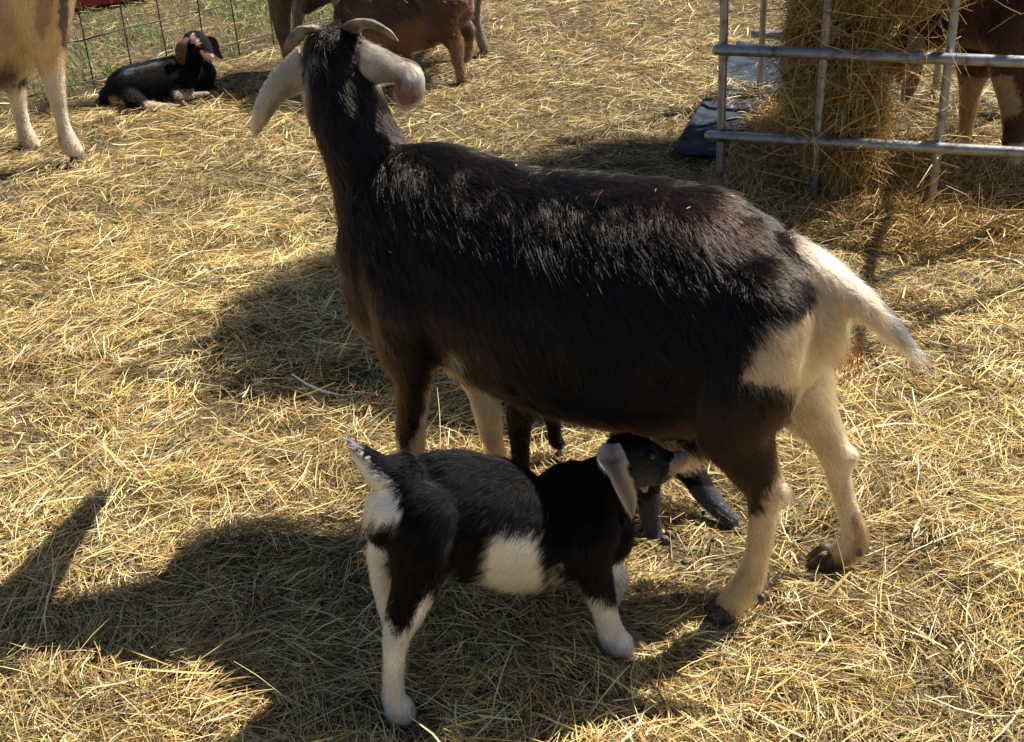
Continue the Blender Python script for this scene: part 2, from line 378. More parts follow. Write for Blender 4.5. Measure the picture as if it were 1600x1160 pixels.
    def hoof(s, p, d, size=.03, m_='hoof', up=None):
        d = unit([d[0], d[1], 0]); sd = np.array([-d[1], d[0], 0]); V = []; Fc = []
        for sg in (-1, 1):
            base = len(V)*0 + sum(map(len, V))
            rows = [(-.6, .0, .50, .55), (-.6, .55, .42, .5), (0, 0, 0, 0)]
            # five rings from sole to coronet: (z, back, front, half width)
            vv = []
            for z, b, f_, hw in ((0, -.75, 1.35, .50), (.25, -.75, 1.22, .52), (.7, -.68, .9, .48), (1.1, -.55, .55, .40), (1.35, -.4, .3, .28)):
                for a in np.linspace(0, 2*math.pi, 12, endpoint=False):
                    ca, sa = math.cos(a), math.sin(a)
                    l = f_*ca if ca > 0 else -b*ca
                    wv = hw*sa*(1-.45*max(ca, 0)**2)
                    vv.append(p + size*(d*l + sd*(wv+sg*.52) + np.array([0, 0, z])))
            V.append(np.array(vv)); nr = 5
            for i in range(nr-1):
                for j in range(12): Fc.append([base+i*12+j, base+i*12+(j+1) % 12, base+(i+1)*12+(j+1) % 12, base+(i+1)*12+j])
            Fc.append([base+j for j in range(12)][::-1]); Fc.append([base+(nr-1)*12+j for j in range(12)])
        return s.child('hoof', np.vstack(V), Fc, M[m_])
    def ear(s, pts, wdir, ws, cup, col_out, col_in, th=.004, n=9000, hair=.008, rad=.0002, mdark=.8, polys=()):
        """thin cupped leaf: pts 3-D centre line, wdir width direction(s), ws half widths, cup towards +normal"""
        k = 6; c = catmull(pts, k); wd = unit(catmull(wdir, k)); ws = catmull(np.array(ws)[:, None], k)[:, 0]; cu = catmull(np.array(cup)[:, None], k)[:, 0]
        T = unit(np.gradient(c, axis=0)); wd = unit(wd-(wd*T).sum(1, keepdims=True)*T); N = np.cross(T, wd)
        m_ = 9; q = np.linspace(-1, 1, m_); ws = np.maximum(ws, .0015)
        mid = c[:, None]+wd[:, None]*(ws[:, None]*q)[..., None] - N[:, None]*(cu[:, None]*ws[:, None]*(1-q**2)[None])[..., None]
        t_ = th*(1-.55*q**2)[None, :, None]
        Vo = (mid-N[:, None]*t_*.5); Vi = (mid+N[:, None]*t_*.5); R = len(c)
        V = np.vstack([Vo.reshape(-1, 3), Vi.reshape(-1, 3)]); I = np.arange(R*m_).reshape(R, m_); J = I+R*m_; Fc = []
        for i in range(R-1):
            for j in range(m_-1):
                Fc.append([I[i, j], I[i, j+1], I[i+1, j+1], I[i+1, j]][::-1]); Fc.append([J[i, j], J[i, j+1], J[i+1, j+1], J[i+1, j]])
            for j in (0, m_-1): Fc.append([I[i, j], I[i+1, j], J[i+1, j], J[i, j]])
        for i in (0, R-1):
            for j in range(m_-1): Fc.append([I[i, j], I[i, j+1], J[i, j+1], J[i, j]])
        Fc = [[int(a) for a in f] for f in Fc]
        keep = s.polys, s.base; s.polys = list(polys); s.base = col_out; outc = s.colour(Vo.reshape(-1, 3), False); s.polys, s.base = keep
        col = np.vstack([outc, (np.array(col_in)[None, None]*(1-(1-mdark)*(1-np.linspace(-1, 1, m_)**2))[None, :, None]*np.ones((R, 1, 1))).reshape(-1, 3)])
        o = s.child('ear', V, Fc, M['skin'], col)
        # short fur on the outside and edges
        tr = []
        for i in range(R-1):
            for j in range(m_-1): tr += [[I[i, j], I[i, j+1], I[i+1, j+1]], [I[i, j], I[i+1, j+1], I[i+1, j]]]
        co = Vo.reshape(-1, 3); no = np.repeat(-N, m_, 0)
        fl = np.array([[*c[i], *T[i], .02, hair, 0, 1] for i in range(R)])
        pl, ba = s.polys, s.base; s.polys = list(polys); s.base = col_out
        h = s.fur(co, no, np.array(tr), n, rad, .3, .25, 1., name='ear_hair', fl=fl); h.parent = o
        co2 = Vi.reshape(-1, 3); s.base = col_in; s.polys = []
        h = s.fur(co2, -no, np.array(tr), (n//3 if mdark > .5 else n//9), rad, .25, .25, .6, name='inner_ear_hair', fl=fl); h.parent = o
        s.polys, s.base = pl, ba
        return o
    def horn(s, pts, rs, flat=.6, side=None):
        rows = [[*p, r*flat, r] for p, r in zip(pts, rs)]
        rows = catmull(np.array(rows, float), 9); q = np.arange(len(rows))
        rows[:, 3:] *= (1+.07*np.maximum(np.sin(q*1.05), -.2)*np.linspace(1, .3, len(q)))[:, None]   # growth rings
        V, Fc, *_ = loft(rows, s.n if side is None else side, 2, 20)
        return s.child('horn', V, Fc, M['horn'])
    def eye(s, p, r=.009):
        return s.child('eye', np.asarray(p)+iv2*r, it2, M['eye'])
bm = bmesh.new(); bmesh.ops.create_icosphere(bm, subdivisions=3, radius=1)
iv2 = np.array([v.co[:] for v in bm.verts]); it2 = [[v.index for v in f.verts] for f in bm.faces]; bm.free()

# colours of coats
BLK = (.0056, .0034, .0024); BRN = (.018, .0098, .0066); CRM = (.60, .47, .32); WHT = (.80, .76, .72); TAN = (.62, .42, .24)
GRY = (.14, .14, .15); PNK = (.62, .38, .31)
# ================================================================== mother goat
g = Goat('mother_goat', 'big blackish brown nanny goat with cream rump and tail, standing in the middle', 'goat', (.435, 1.745), (-.095, 1.985))
MG = g; g.base = BLK; g.pad = .009
g.torso([(1268, 388, 1266, 585, .052), (1238, 356, 1240, 620, .09), (1205, 330, 1212, 650, .12), (1130, 296, 1140, 688, .148), (1030, 278, 1035, 690, .16), (930, 268, 930, 672, .165),
         (830, 258, 835, 642, .158), (745, 240, 755, 602, .142), (680, 222, 690, 580, .128), (632, 222, 632, 565, .108)], hair=.024, grav=1.3)
g.tube([(628, 400, .0, 92, .85), (606, 330, -.005, 88, .85), (585, 270, -.01, 80, .85), (558, 212, -.015, 69, .95), (539, 160, -.02, 65), (528, 115, -.025, 61), (526, 84, -.025, 55)], hair=.024, flow=1, grav=.2)
g.fl_neck = len(g.fl)
for q in g.fl[-31:]: q[3:6] = [-q[3], -q[4], -q[5]]
g.tube([(526, 92, -.02, 53), (516, 110, -.07, 52), (505, 140, -.13, 42), (500, 165, -.18, 32), (499, 182, -.225, 25), (499, 192, -.25, 22)], hair=.010, flow=-1)   # head, looking away
g.ball(612, 440, .0, 72, (1, 1.1, 1.5))
# shoulders, thighs, hips
g.ball(640, 430, .07, 85, (1, .7, 1.2)); g.ball(640, 430, -.07, 85, (1, .7, 1.2))
g.tube([(640, 470, .085, 72), (640, 540, .085, 58), (645, 592, .085, 38), (643, 640, .085, 31), (641, 690, .085, 30), (648, 750, .085, 22), (652, 800, .085, 22), (648, 835, .085, 27), (640, 850, .085, 24)], hair=.012, grav=.3)
g.tube([(690, 480, -.085, 62), (722, 550, -.085, 46), (750, 600, -.085, 33), (762, 645, -.085, 29), (768, 680, -.085, 25), (782, 725, -.085, 20), (795, 765, -.085, 21), (797, 785, -.085, 25)], hair=.013, grav=.3)
g.tube([(1185, 480, .07, 95), (1165, 580, .085, 96), (1150, 655, .09, 77), (1168, 710, .095, 54), (1191, 758, .095, 41), (1193, 800, .095, 31), (1187, 850, .095, 29), (1178, 885, .095, 28), (1166, 915, .095, 33), (1140, 944, .095, 30)], hair=.016, grav=.3)
g.tube([(1215, 470, -.07, 82), (1232, 560, -.085, 72), (1262, 636, -.095, 54), (1290, 680, -.1, 38), (1306, 718, -.1, 32), (1313, 755, -.1, 27), (1327, 800, -.1, 25), (1336, 842, -.1, 29), (1312, 866, -.1, 27)], hair=.016, grav=.3)
g.tube([(1215, 400, 0, 50), (1262, 423, 0, 47), (1307, 450, .0, 41), (1355, 482, .0, 33), (1402, 523, .0, 23), (1434, 554, .0, 11)], hair=.042, grav=.35)
g.ball(1056, 690, .01, 40, (1.2, 1.1, .9))
g.ball(1214, 768, .095, 20); g.ball(1322, 712, -.1, 19)
g.tube([(1058, 690, .03, 20), (1068, 712, .03, 13), (1074, 724, .03, 8)], hair=.003)
# pattern
g.polys = [
    ([(540, 480), (600, 440), (720, 520), (860, 630), (1040, 660), (1090, 600), (1240, 640), (1260, 800), (1100, 760), (1040, 700), (860, 655), (690, 585), (600, 700), (560, 600)], BRN),
    ([(870, 690), (930, 668), (960, 676), (1040, 688), (1085, 700), (1092, 750), (900, 760)], CRM),
    ([(1048, 696), (1075, 700), (1088, 730), (1085, 760), (1052, 755)], PNK),
    ([(880, 270), (1050, 290), (1160, 345), (1180, 385), (1110, 375), (1000, 330)], (.0095, .0044, .0031)),
    ([(1150, 590), (1178, 520), (1200, 498), (1270, 475), (1268, 440), (1262, 415), (1240, 380), (1236, 340), (1262, 340), (1330, 400), (1480, 560), (1480, 620), (1330, 560), (1330, 700), (1232, 700), (1240, 640), (1248, 610), (1200, 605)], CRM),
    ([(1222, 335), (1275, 345), (1310, 400), (1268, 410), (1240, 375)], CRM),
    ([(1205, 330), (1228, 335), (1262, 372), (1266, 430), (1240, 400)], (.16, .12, .09)),
    ([(1375, 480), (1390, 480), (1452, 550), (1440, 556), (1400, 520)], (.13, .125, .13)),
    ([(1222, 640), (1400, 600), (1400, 940), (1232, 940)], CRM, -.3, .0),
    ([(1335, 800), (1370, 800), (1370, 890), (1320, 890)], (.30, .20, .12), -.3, .0),
    ([(1135, 765), (1160, 775), (1178, 806), (1197, 765), (1215, 700), (1240, 690), (1245, 1000), (1080, 1000)], CRM, .02, .3),
    ([(600, 712), (617, 672), (628, 712), (662, 650), (700, 660), (700, 900), (600, 900)], CRM, .0, .3),
    ([(672, 575), (700, 545), (690, 600), (678, 650), (662, 655), (660, 620)], (.42, .40, .38), .0, .3),
    ([(690, 545), (720, 550), (712, 575), (690, 590)], CRM),
    ([(715, 560), (850, 560), (850, 900), (715, 900)], (.66, .47, .28), -.3, -.035),
    ([(745, 600), (790, 600), (790, 650), (765, 650)], (.7, .64, .55), -.3, -.035),
    ([(460, 90), (478, 110), (478, 130), (462, 130)], CRM),
    ([(479, 88), (494, 86), (497, 100), (483, 104)], (.3, .3, .32)),
    ([(468, 105), (484, 112), (480, 170), (466, 160)], (.30, .25, .21)),
    ([(572, 80), (600, 84), (606, 130), (590, 138), (578, 115)], CRM)]
g.finish(vox=.007, n=400000, rad=.0003, smooth=7, lift=.30, tuft=.7)
P = g.P
g.ear([P(486, 104, -.03), P(458, 117, -.025), P(431, 139, -.015), P(412, 172, -.01), P(400, 208, -.01)], [(-.75, .1, .6), (-.75, .1, .6), (-.85, .1, .4), (-.98, .1, .15), (-1, .3, 0)], [.036, .027, .0195, .0155, .004], [.5, .7, .7, .7, .5], (.45, .38, .315), (.20, .12, .085), n=16000, hair=.010, rad=.00022, polys=[([(470, 125), (440, 142), (425, 165), (408, 215), (430, 215), (445, 175), (475, 160)], (.27, .21, .17))])
g.ear([P(562, 100, -.03), P(594, 103, -.04), P(622, 108, -.035), P(641, 117, -.03), P(640, 134, -.022), P(636, 150, -.02), P(629, 164, -.02)], [(-.4, .1, -.85), (-.4, .1, -.85), (-.4, .15, -.9), (-.75, .1, -.6), (-1, 0, -.1), (-1, 0, .1), (-1, 0, .2)], [.040, .029, .020, .021, .024, .020, .003], [.5, .7, .7, .5, -.3, -.4, -.3], (.54, .46, .37), (.24, .125, .085), n=16000, hair=.010, rad=.00022, polys=[([(608, 128), (645, 126), (664, 140), (650, 175), (612, 175)], (.34, .17, .11))])
g.horn([P(493, 60, -.03), P(488, 46, -.02), P(473, 50, .0), P(456, 66, .015), P(442, 86, .02)], [.0155, .0155, .0135, .0105, .003], .5, side=(.4, .8, .5))
g.horn([P(548, 60, -.04), P(552, 42, -.03), P(578, 37, -.01), P(602, 48, .005), P(621, 64, .01)], [.0165, .016, .0135, .010, .0025], .5, side=(-.2, .8, .6))
g.eye(P(478, 128, -.1), .010); g.eye(P(545, 128, -.15), .010)
g.hoof(P(1130, 966, .095)*np.array([1, 1, 0]), (-.85, .1), .027); g.hoof(P(1288, 881, -.1)*np.array([1, 1, 0])+np.array([0, 0, .0]), (-.95, .25), .025)
g.hoof(P(645, 856, .085)*np.array([1, 1, 0]), (-.9, .3), .026); g.hoof(P(795, 797, -.085)*np.array([1, 1, 0]), (-.9, .3), .026)
for x, y, o in ((1342, 862, -.085), (1352, 858, -.115), (1190, 937, .105), (1196, 932, .08)):
    g.child('dewclaw', P(x, y, o)+iv2*np.array([.007, .007, .011]), it2, M['hoof'])
co, no = g.co, g.no                                                     # bits of straw caught in the coat
cand = np.where((no[:, 2] > .15) & (co[:, 2] > .45))[0]; ix = rng.choice(cand, 22); n = len(ix)
tdir = unit(np.cross(no[ix], rng.normal(size=(n, 3)))); LL = rng.uniform(.003, .011, n)
tag(ribbons('straw_bits', co[ix]+no[ix]*.007, tdir, LL, rng.uniform(.0008, .0017, n), unit(np.cross(tdir, no[ix])), no[ix]*LL[:, None]*.06, straw_cols(n), M['straw'], parent=g.root, loc=g.L), kind='stuff')
n = 60; c0 = np.array([P(x, y, .0) for x, y in zip(rng.uniform(1305, 1345, n), rng.uniform(525, 600, n))])
dd = unit(np.stack([rng.normal(.15, .3, n), rng.normal(0, .2, n), -np.ones(n)], -1)); LL = rng.uniform(.02, .07, n)
tag(ribbons('stained_straw', c0, dd, LL, rng.uniform(.001, .002, n), unit(rng.normal(size=(n, 3))), rng.normal(0, .004, (n, 3)), np.array([[.50, .20, .05]])*rng.uniform(.5, 1.3, (n, 1)), M['straw'], parent=g.root, loc=g.L), kind='stuff')

# ================================================================== black and white kid
nt_ = unit([.36, .13]); off = np.array([-nt_[1], nt_[0]])*.05
g = Goat('nursing_kid', 'small black kid with white flank patch and white legs, suckling beneath the big dark nanny', 'goat kid', np.array([-.2, 1.48])+off, np.array([.16, 1.61])+off)
g.base = (.0026, .0024, .0032); g.pad = .005
g.torso([(622, 722, 632, 860, .045), (655, 704, 665, 890, .062), (700, 704, 710, 900, .068), (755, 716, 765, 910, .07), (812, 740, 820, 922, .07), (862, 738, 868, 920, .064), (905, 716, 905, 905, .055), (935, 718, 945, 880, .045)], hair=.019, grav=.9)
g.tube([(890, 800, 0, 80, .75), (925, 772, 0, 64, .8), (957, 745, 0, 49, .9), (985, 722, -.0, 42)], hair=.016, flow=-1, grav=.2)
g.tube([(978, 718, 0, 45), (1003, 722, .0, 42), (1030, 726, .0, 33), (1052, 722, .0, 23), (1064, 716, .0, 18)], hair=.009, flow=-1)
g.ball(945, 825, 0, 46, (1, 1, 1.2))
g.tube([(666, 800, .03, 62), (659, 860, .035, 55), (650, 910, .038, 42), (634, 955, .04, 34), (620, 990, .04, 27), (616, 1040, .04, 22), (615, 1085, .04, 22), (624, 1108, .04, 28), (632, 1126, .04, 27), (643, 1133, .04, 20)], hair=.012, grav=.3)
g.tube([(660, 800, -.03, 62), (632, 830, -.04, 46), (600, 858, -.045, 28), (598, 905, -.045, 23), (606, 950, -.045, 20), (617, 1000, -.045, 16), (622, 1040, -.045, 18), (632, 1062, -.045, 16)], hair=.012, grav=.3)
g.tube([(905, 820, .03, 66), (915, 870, .038, 47), (932, 912, .042, 30), (945, 955, .042, 25), (956, 990, .042, 26), (970, 1010, .042, 28), (985, 1017, .042, 22)], hair=.012, grav=.3)
g.tube([(915, 840, -.03, 50), (940, 880, -.04, 30), (966, 903, -.045, 22), (962, 930, -.045, 16), (953, 965, -.045, 14), (957, 985, -.045, 16)], hair=.010, grav=.3)
g.tube([(628, 745, 0, 42), (600, 738, 0, 32), (575, 718, 0, 24), (554, 699, 0, 16), (543, 688, 0, 9)], hair=.013, grav=0)
K = (.014, .013, .015)
g.polys = [
    ([(500, 720), (537, 688), (560, 700), (585, 735), (625, 760), (636, 790), (628, 815), (606, 825), (590, 830), (560, 790)], WHT),
    ([(520, 660), (552, 670), (562, 700), (548, 712), (520, 712)], (.20, .195, .21)),
    ([(790, 822), (812, 827), (850, 826), (858, 862), (866, 905), (860, 940), (788, 940), (758, 915), (760, 880), (766, 850), (776, 832)], WHT),
    ([(870, 880), (885, 880), (890, 925), (872, 925)], (.25, .23, .21)),
    ([(560, 810), (618, 822), (624, 950), (560, 950)], WHT, -.3, -.012),
    ([(560, 925), (610, 930), (606, 960), (626, 990), (645, 965), (668, 925), (690, 925), (690, 1200), (560, 1200)], WHT, .0, .3),
    ([(560, 940), (700, 940), (700, 1200), (560, 1200)], WHT, -.3, .0),
    ([(690, 905), (722, 890), (738, 905), (700, 925)], (.35, .30, .26)),
    ([(895, 900), (915, 918), (940, 926), (958, 935), (975, 915), (1050, 915), (1050, 1100), (890, 1100)], WHT, .0, .3),
    ([(944, 870), (1040, 870), (1040, 1000), (930, 1000)], WHT, -.3, .0),
    ([(1054, 700), (1060, 690), (1090, 690), (1090, 745), (1046, 745)], (.46, .33, .27)),
    ([(985, 700), (1040, 695), (1045, 745), (1000, 760)], (.035, .033, .034))]
g.furm = 'soft'
g.finish(vox=.0045, n=240000, rad=.00028, smooth=6, lift=.26, tuft=.4)
P = g.P
g.ear([P(955, 692, .045), P(955, 712, .062), P(962, 735, .074), P(974, 760, .080), P(984, 785, .078), P(988, 806, .075)], [(1, .1, .0), (1, .1, .1), (.9, .2, .3), (.85, .3, .3), (.85, .3, .3), (.8, .3, .4)], [.012, .021, .013, .0135, .0105, .002], [.4, 1.1, 1.3, .7, .35, .1], (.50, .43, .38), (.54, .42, .36), mdark=.35)
g.ear([P(985, 700, -.05), P(995, 720, -.065), P(1003, 745, -.07), P(1008, 765, -.07)], [(1, .2, .3), (1, .2, .25), (.9, .3, .25), (.8, .3, .4)], [.018, .018, .014, .003], [.4, .3, .25, .1], (.3, .26, .25), (.5, .36, .32), n=3000)
g.eye(P(1018, 712, .030), .007)
g.hoof(P(640, 1143, .04)*np.array([1, 1, 0]), (.9, -.1), .017); g.hoof(P(992, 1026, .042)*np.array([1, 1, 0]), (.95, .3), .018, 'palehoof')
g.hoof(P(634, 1074, -.045)*np.array([1, 1, 0]), (.9, -.1), .016); g.hoof(P(960, 995, -.045)*np.array([1, 1, 0]), (.9, .2), .016)

# ================================================================== second kid, black
g = Goat('black_kid', 'all black kid behind the big nanny, only its legs showing under her belly', 'goat kid', (.05, 2.16), (.33, 1.90))
g.base = (.0055, .0052, .006); g.pad = .005
W_ = g.W
def wt(rows, **k): g.tube(None, rows=[[*W_(a, o, z), w_, h_] for a, o, z, w_, h_ in rows], **k)
wt([(-.05, 0, .32, .05, .06), (.05, 0, .33, .065, .075), (.17, 0, .33, .07, .075), (.3, 0, .33, .062, .075), (.38, 0, .35, .05, .06)], hair=.015, flow=-1, grav=.8)
wt([(.34, 0, .35, .05, .06), (.41, 0, .38, .036, .04), (.45, .0, .395, .034, .036), (.50, .0, .385, .026, .026), (.54, .0, .37, .016, .018)], hair=.01, flow=-1)
wt([(-.08, 0, .34, .012, .012), (-.12, 0, .36, .01, .01), (-.14, 0, .39, .005, .005)], hair=.015)
g.tube([(985, 690, .05, 38), (1008, 745, .05, 28), (1014, 790, .05, 22), (1021, 832, .05, 20), (1033, 854, .05, 21)], hair=.008, grav=.3)
g.tube([(1020, 690, -.05, 36), (1075, 732, -.05, 27), (1103, 772, -.05, 23), (1128, 800, -.05, 19), (1143, 812, -.05, 17)], hair=.008, grav=.3)
g.tube([(850, 600, .04, 46), (815, 645, .04, 29), (812, 690, .04, 20), (815, 735, .04, 18), (820, 752, .04, 17)], hair=.008, grav=.3)
g.tube([(890, 590, -.04, 44), (862, 632, -.04, 24), (865, 665, -.04, 16), (868, 688, -.04, 16), (874, 694, -.04, 14)], hair=.008, grav=.3)
g.polys = [([(1000, 780), (1190, 740), (1190, 900), (990, 900)], (.04, .041, .046))]  # lit sheen on the front legs painted as grey coat colour
g.finish(vox=.006, n=60000, rad=.0003, smooth=5)
for o_ in (-.04, .04):
    g.ear([W_(.43, o_*.9, .415), W_(.425, o_*1.5, .39), W_(.43, o_*1.7, .35), W_(.44, o_*1.7, .32)], [(1, 0, 0)]*4, [.014, .018, .015, .004], [.3]*4, (.03, .03, .03), (.2, .12, .1), n=1500)
g.eye(W_(.475, .03, .40), .007)
g.hoof(g.P(1042, 870, .05)*np.array([1, 1, 0]), (.8, -.5), .016); g.hoof(g.P(1150, 818, -.05)*np.array([1, 1, 0]), (.8, -.3), .015)
g.hoof(g.P(820, 764, .04)*np.array([1, 1, 0]), (.8, -.5), .015); g.hoof(g.P(874, 702, -.04)*np.array([1, 1, 0]), (.8, -.5), .015)

# ================================================================== tan goat, left edge
g = Goat('tan_goat', 'large fluffy tan goat with dark belly fringe and white lower legs at the left edge', 'goat', (-2.1, 4.11), (-1.45, 4.11))
g.base = (.60, .42, .25); g.pad = .008
W_ = g.W
wt([(-.12, 0, .50, .10, .15), (.02, 0, .47, .16, .21), (.25, 0, .45, .19, .24), (.45, 0, .455, .18, .23), (.58, 0, .49, .13, .19), (.66, 0, .54, .085, .12)], hair=.04, flow=-1, grav=1.3)
wt([(.60, 0, .58, .09, .12), (.68, 0, .72, .07, .08), (.74, 0, .86, .06, .065), (.78, 0, .92, .055, .06)], hair=.025, flow=-1, grav=.3)
wt([(.76, 0, .93, .055, .06), (.86, 0, .91, .045, .05), (.95, 0, .87, .03, .032), (.98, 0, .86, .022, .024)], hair=.01, flow=-1)
wt([(-.2, 0, .58, .03, .03), (-.28, 0, .60, .025, .025), (-.33, 0, .65, .01, .01)], hair=.04)
g.tube([(62, -20, .09, 60), (70, 40, .09, 42), (77, 82, .09, 28), (82, 112, .09, 23), (90, 155, .09, 17), (99, 195, .09, 15), (107, 223, .09, 20), (117, 236, .09, 18)], hair=.013, grav=.4)
g.tube([(10, 60, -.09, 50), (20, 110, -.09, 27), (27, 150, -.09, 18), (35, 190, -.09, 15), (44, 220, -.09, 19), (53, 232, -.09, 17)], hair=.012, grav=.4)
for o_ in (.1, -.1):
    wt([(.0, o_, .42, .07, .12), (-.03, o_, .30, .045, .06), (-.08, o_, .22, .026, .03), (-.06, o_, .10, .02, .02), (-.04, o_, .03, .022, .022)], hair=.012, grav=.4)
    g.hoof(W_(-.02, o_, 0), (1, 0), .025)
    g.ear([W_(.78, o_*.6, .95), W_(.78, o_*1.2, .93), W_(.79, o_*1.5, .86), W_(.79, o_*1.5, .79)], [(1, 0, .2)]*4, [.02, .03, .028, .006], [.3]*4, (.62, .42, .25), (.5, .3, .22), n=3000)
    g.horn([W_(.77, o_*.3, .97), W_(.74, o_*.4, 1.03), W_(.68, o_*.6, 1.06)], [.016, .013, .004])
    g.eye(W_(.86, o_*.42, .935), .009)
g.polys = [([(-200, 92), (20, 98), (48, 120), (50, 170), (-200, 190)], (.05, .036, .040), -.2, .3),
           ([(60, -20), (84, -20), (82, 30), (66, 60), (52, 40)], (.36, .25, .16), .0, .3),
           ([(-20, 140), (60, 130), (80, 260), (-20, 260)], (.64, .55, .44), -.3, -.04), ([(66, 115), (160, 115), (160, 270), (66, 270)], (.64, .55, .44), .02, .3),
           ([(80, 215), (92, 215), (94, 240), (80, 240)], (.22, .15, .11)),
           ([(90, -40), (110, -40), (104, 80), (94, 70)], (.12, .09, .08))]  # last patch paints the dark shade at the chest edge into the coat
g.finish(vox=.011, n=110000, rad=.0005, smooth=6, lift=.4)
g.hoof(g.P(119, 245, .09)*np.array([1, 1, 0]), (1, -.1), .026); g.hoof(g.P(53, 240, -.09)*np.array([1, 1, 0]), (1, -.1), .024)

# ================================================================== lying black kid
g = Goat('lying_kid', 'black kid with pale stripe down its face lying in the shade by the wire fence', 'goat kid', (-1.42, 4.58), (-1.05, 4.68))
g.base = (.004, .0036, .0036); g.pad = .005; g.furm = 'soft'
g.torso([(172, 130, 178, 172, .06), (195, 105, 202, 175, .085), (228, 95, 236, 172, .09), (262, 88, 268, 158, .085), (292, 84, 298, 148, .075), (312, 88, 314, 140, .06)], hair=.016, grav=.6)
g.tube([(298, 118, 0, 27), (305, 95, 0, 20), (308, 76, .0, 18)], hair=.012, flow=-1)
g.tube([(302, 66, -.01, 19), (309, 66, .01, 19), (317, 73, .04, 16), (324, 82, .065, 12), (328, 88, .08, 9)], hair=.007, flow=-1)
g.tube([(176, 150, 0, 12), (160, 158, .0, 10), (148, 170, 0, 8)], hair=.016)
g.tube([(205, 155, .08, 20), (230, 168, .10, 15), (258, 168, .12, 9), (283, 166, .13, 6)], hair=.007)
g.tube([(292, 140, .07, 13), (275, 150, .10, 9), (300, 150, .10, 8), (325, 146, .10, 6)], hair=.007)
g.tube([(310, 130, -.04, 12), (335, 138, -.04, 8), (320, 145, -.03, 6)], hair=.007)
g.polys = [([(200, 100), (240, 94), (262, 92), (255, 100), (215, 108), (195, 118)], (.07, .07, .075)),
           ([(172, 148), (184, 145), (198, 168), (172, 168)], (.45, .27, .20)),
           ([(225, 158), (300, 152), (300, 185), (225, 185)], (.36, .27, .23), .06, .3),
           ([(270, 140), (335, 138), (335, 156), (270, 156)], (.30, .22, .18), .04, .3),
           ([(294, 54), (301, 52), (314, 68), (312, 76), (300, 66)], (.6, .42, .36)),
           ([(312, 78), (322, 84), (336, 86), (336, 98), (320, 96)], (.62, .38, .33))]
g.finish(vox=.007, n=50000, rad=.0004, smooth=4)
P = g.P
g.ear([P(293, 60, .03), P(285, 70, .045), P(282, 86, .05), P(286, 103, .05)], [(-1, 0, -.2)]*4, [.010, .018, .018, .005], [.3]*4, (.10, .058, .044), (.17, .10, .078), n=2500)
g.ear([P(324, 60, -.02), P(332, 66, -.03), P(338, 80, -.02), P(347, 92, .0)], [(1, 0, .5)]*4, [.012, .018, .014, .004], [.3]*4, (.03, .025, .02), (.1, .07, .06), n=1500)
g.eye(P(322, 72, .055), .006); g.eye(P(307, 74, .055), .006)
g.hoof(P(287, 168, .13)*np.array([1, 1, 0])+np.array([0, 0, .012]), (1, .1), .012)
g.hoof(P(330, 148, .10)*np.array([1, 1, 0])+np.array([0, 0, .012]), (1, .1), .012)

# ================================================================== brown goats, top centre
g = Goat('brown_goat', 'reddish brown young goat seen from the side behind the big nanny\'s horns', 'goat', (-.12, 4.70), (-.55, 4.67))
g.base = (.078, .042, .028); g.pad = .006
g.torso([(705, -45, 700, 48, .08), (670, -55, 665, 72, .10), (630, -55, 625, 82, .105), (590, -50, 585, 88, .10), (560, -45, 560, 80, .085)], hair=.016, grav=.8)
g.tube([(565, 0, 0, 45), (530, -20, 0, 30), (510, -22, .0, 26)], hair=.012, flow=-1)
g.tube([(512, -25, 0, 27), (495, -8, .02, 22), (482, 8, .03, 15), (478, 14, .03, 12)], hair=.008, flow=-1)
g.tube([(690, 0, .06, 48), (690, 30, .07, 32), (702, 55, .07, 20), (711, 70, .07, 15), (715, 95, .07, 11), (721, 122, .07, 11), (722, 130, .07, 10)], hair=.009, grav=.3)
g.tube([(705, 0, -.06, 40), (712, 25, -.07, 22), (730, 48, -.07, 14), (732, 70, -.07, 10), (730, 88, -.07, 10), (726, 94, -.07, 9)], hair=.009, grav=.3)
g.tube([(590, 50, .06, 30), (590, 90, .06, 17), (592, 120, .06, 11), (590, 150, .06, 11), (586, 156, .06, 10)], hair=.009, grav=.3)
g.tube([(640, 40, -.06, 26), (636, 65, -.06, 15), (636, 85, -.06, 11), (634, 98, -.06, 11), (630, 103, -.06, 10)], hair=.009, grav=.3)
g.tube([(712, -25, 0, 14), (725, -20, 0, 11), (732, -5, 0, 6)], hair=.02)
g.polys = [([(480, -60), (545, -60), (535, 40), (480, 40)], (.035, .02, .015)),
           ([(560, 55), (660, 20), (665, 60), (640, 90), (560, 95)], (.20, .105, .065)),
           ([(700, 60), (760, 60), (760, 140), (700, 140)], (.21, .115, .075))]
g.finish(vox=.009, n=90000, rad=.0005, smooth=4, tuft=.8, lenscale=1.5)
g.ear([g.P(515, -38, .03), g.P(522, -20, .06), g.P(524, -4, .065), g.P(522, 8, .06)], [(1, 0, .1)]*4, [.014, .022, .02, .005], [.3]*4, (.17, .09, .05), (.3, .17, .12), n=1500)
g.ear([g.P(515, -38, -.03), g.P(520, -22, -.06), g.P(520, -8, -.065)], [(1, 0, .1)]*3, [.014, .02, .005], [.3]*3, (.17, .09, .05), (.3, .17, .12), n=800)
g.eye(g.P(497, -12, .055), .008)
g.hoof(g.P(722, 136, .07)*np.array([1, 1, 0]), (-1, .1), .017); g.hoof(g.P(724, 99, -.07)*np.array([1, 1, 0]), (-1, .1), .017)
g.hoof(g.P(584, 160, .06)*np.array([1, 1, 0]), (-1, .1), .017); g.hoof(g.P(629, 106, -.06)*np.array([1, 1, 0]), (-1, .1), .017)

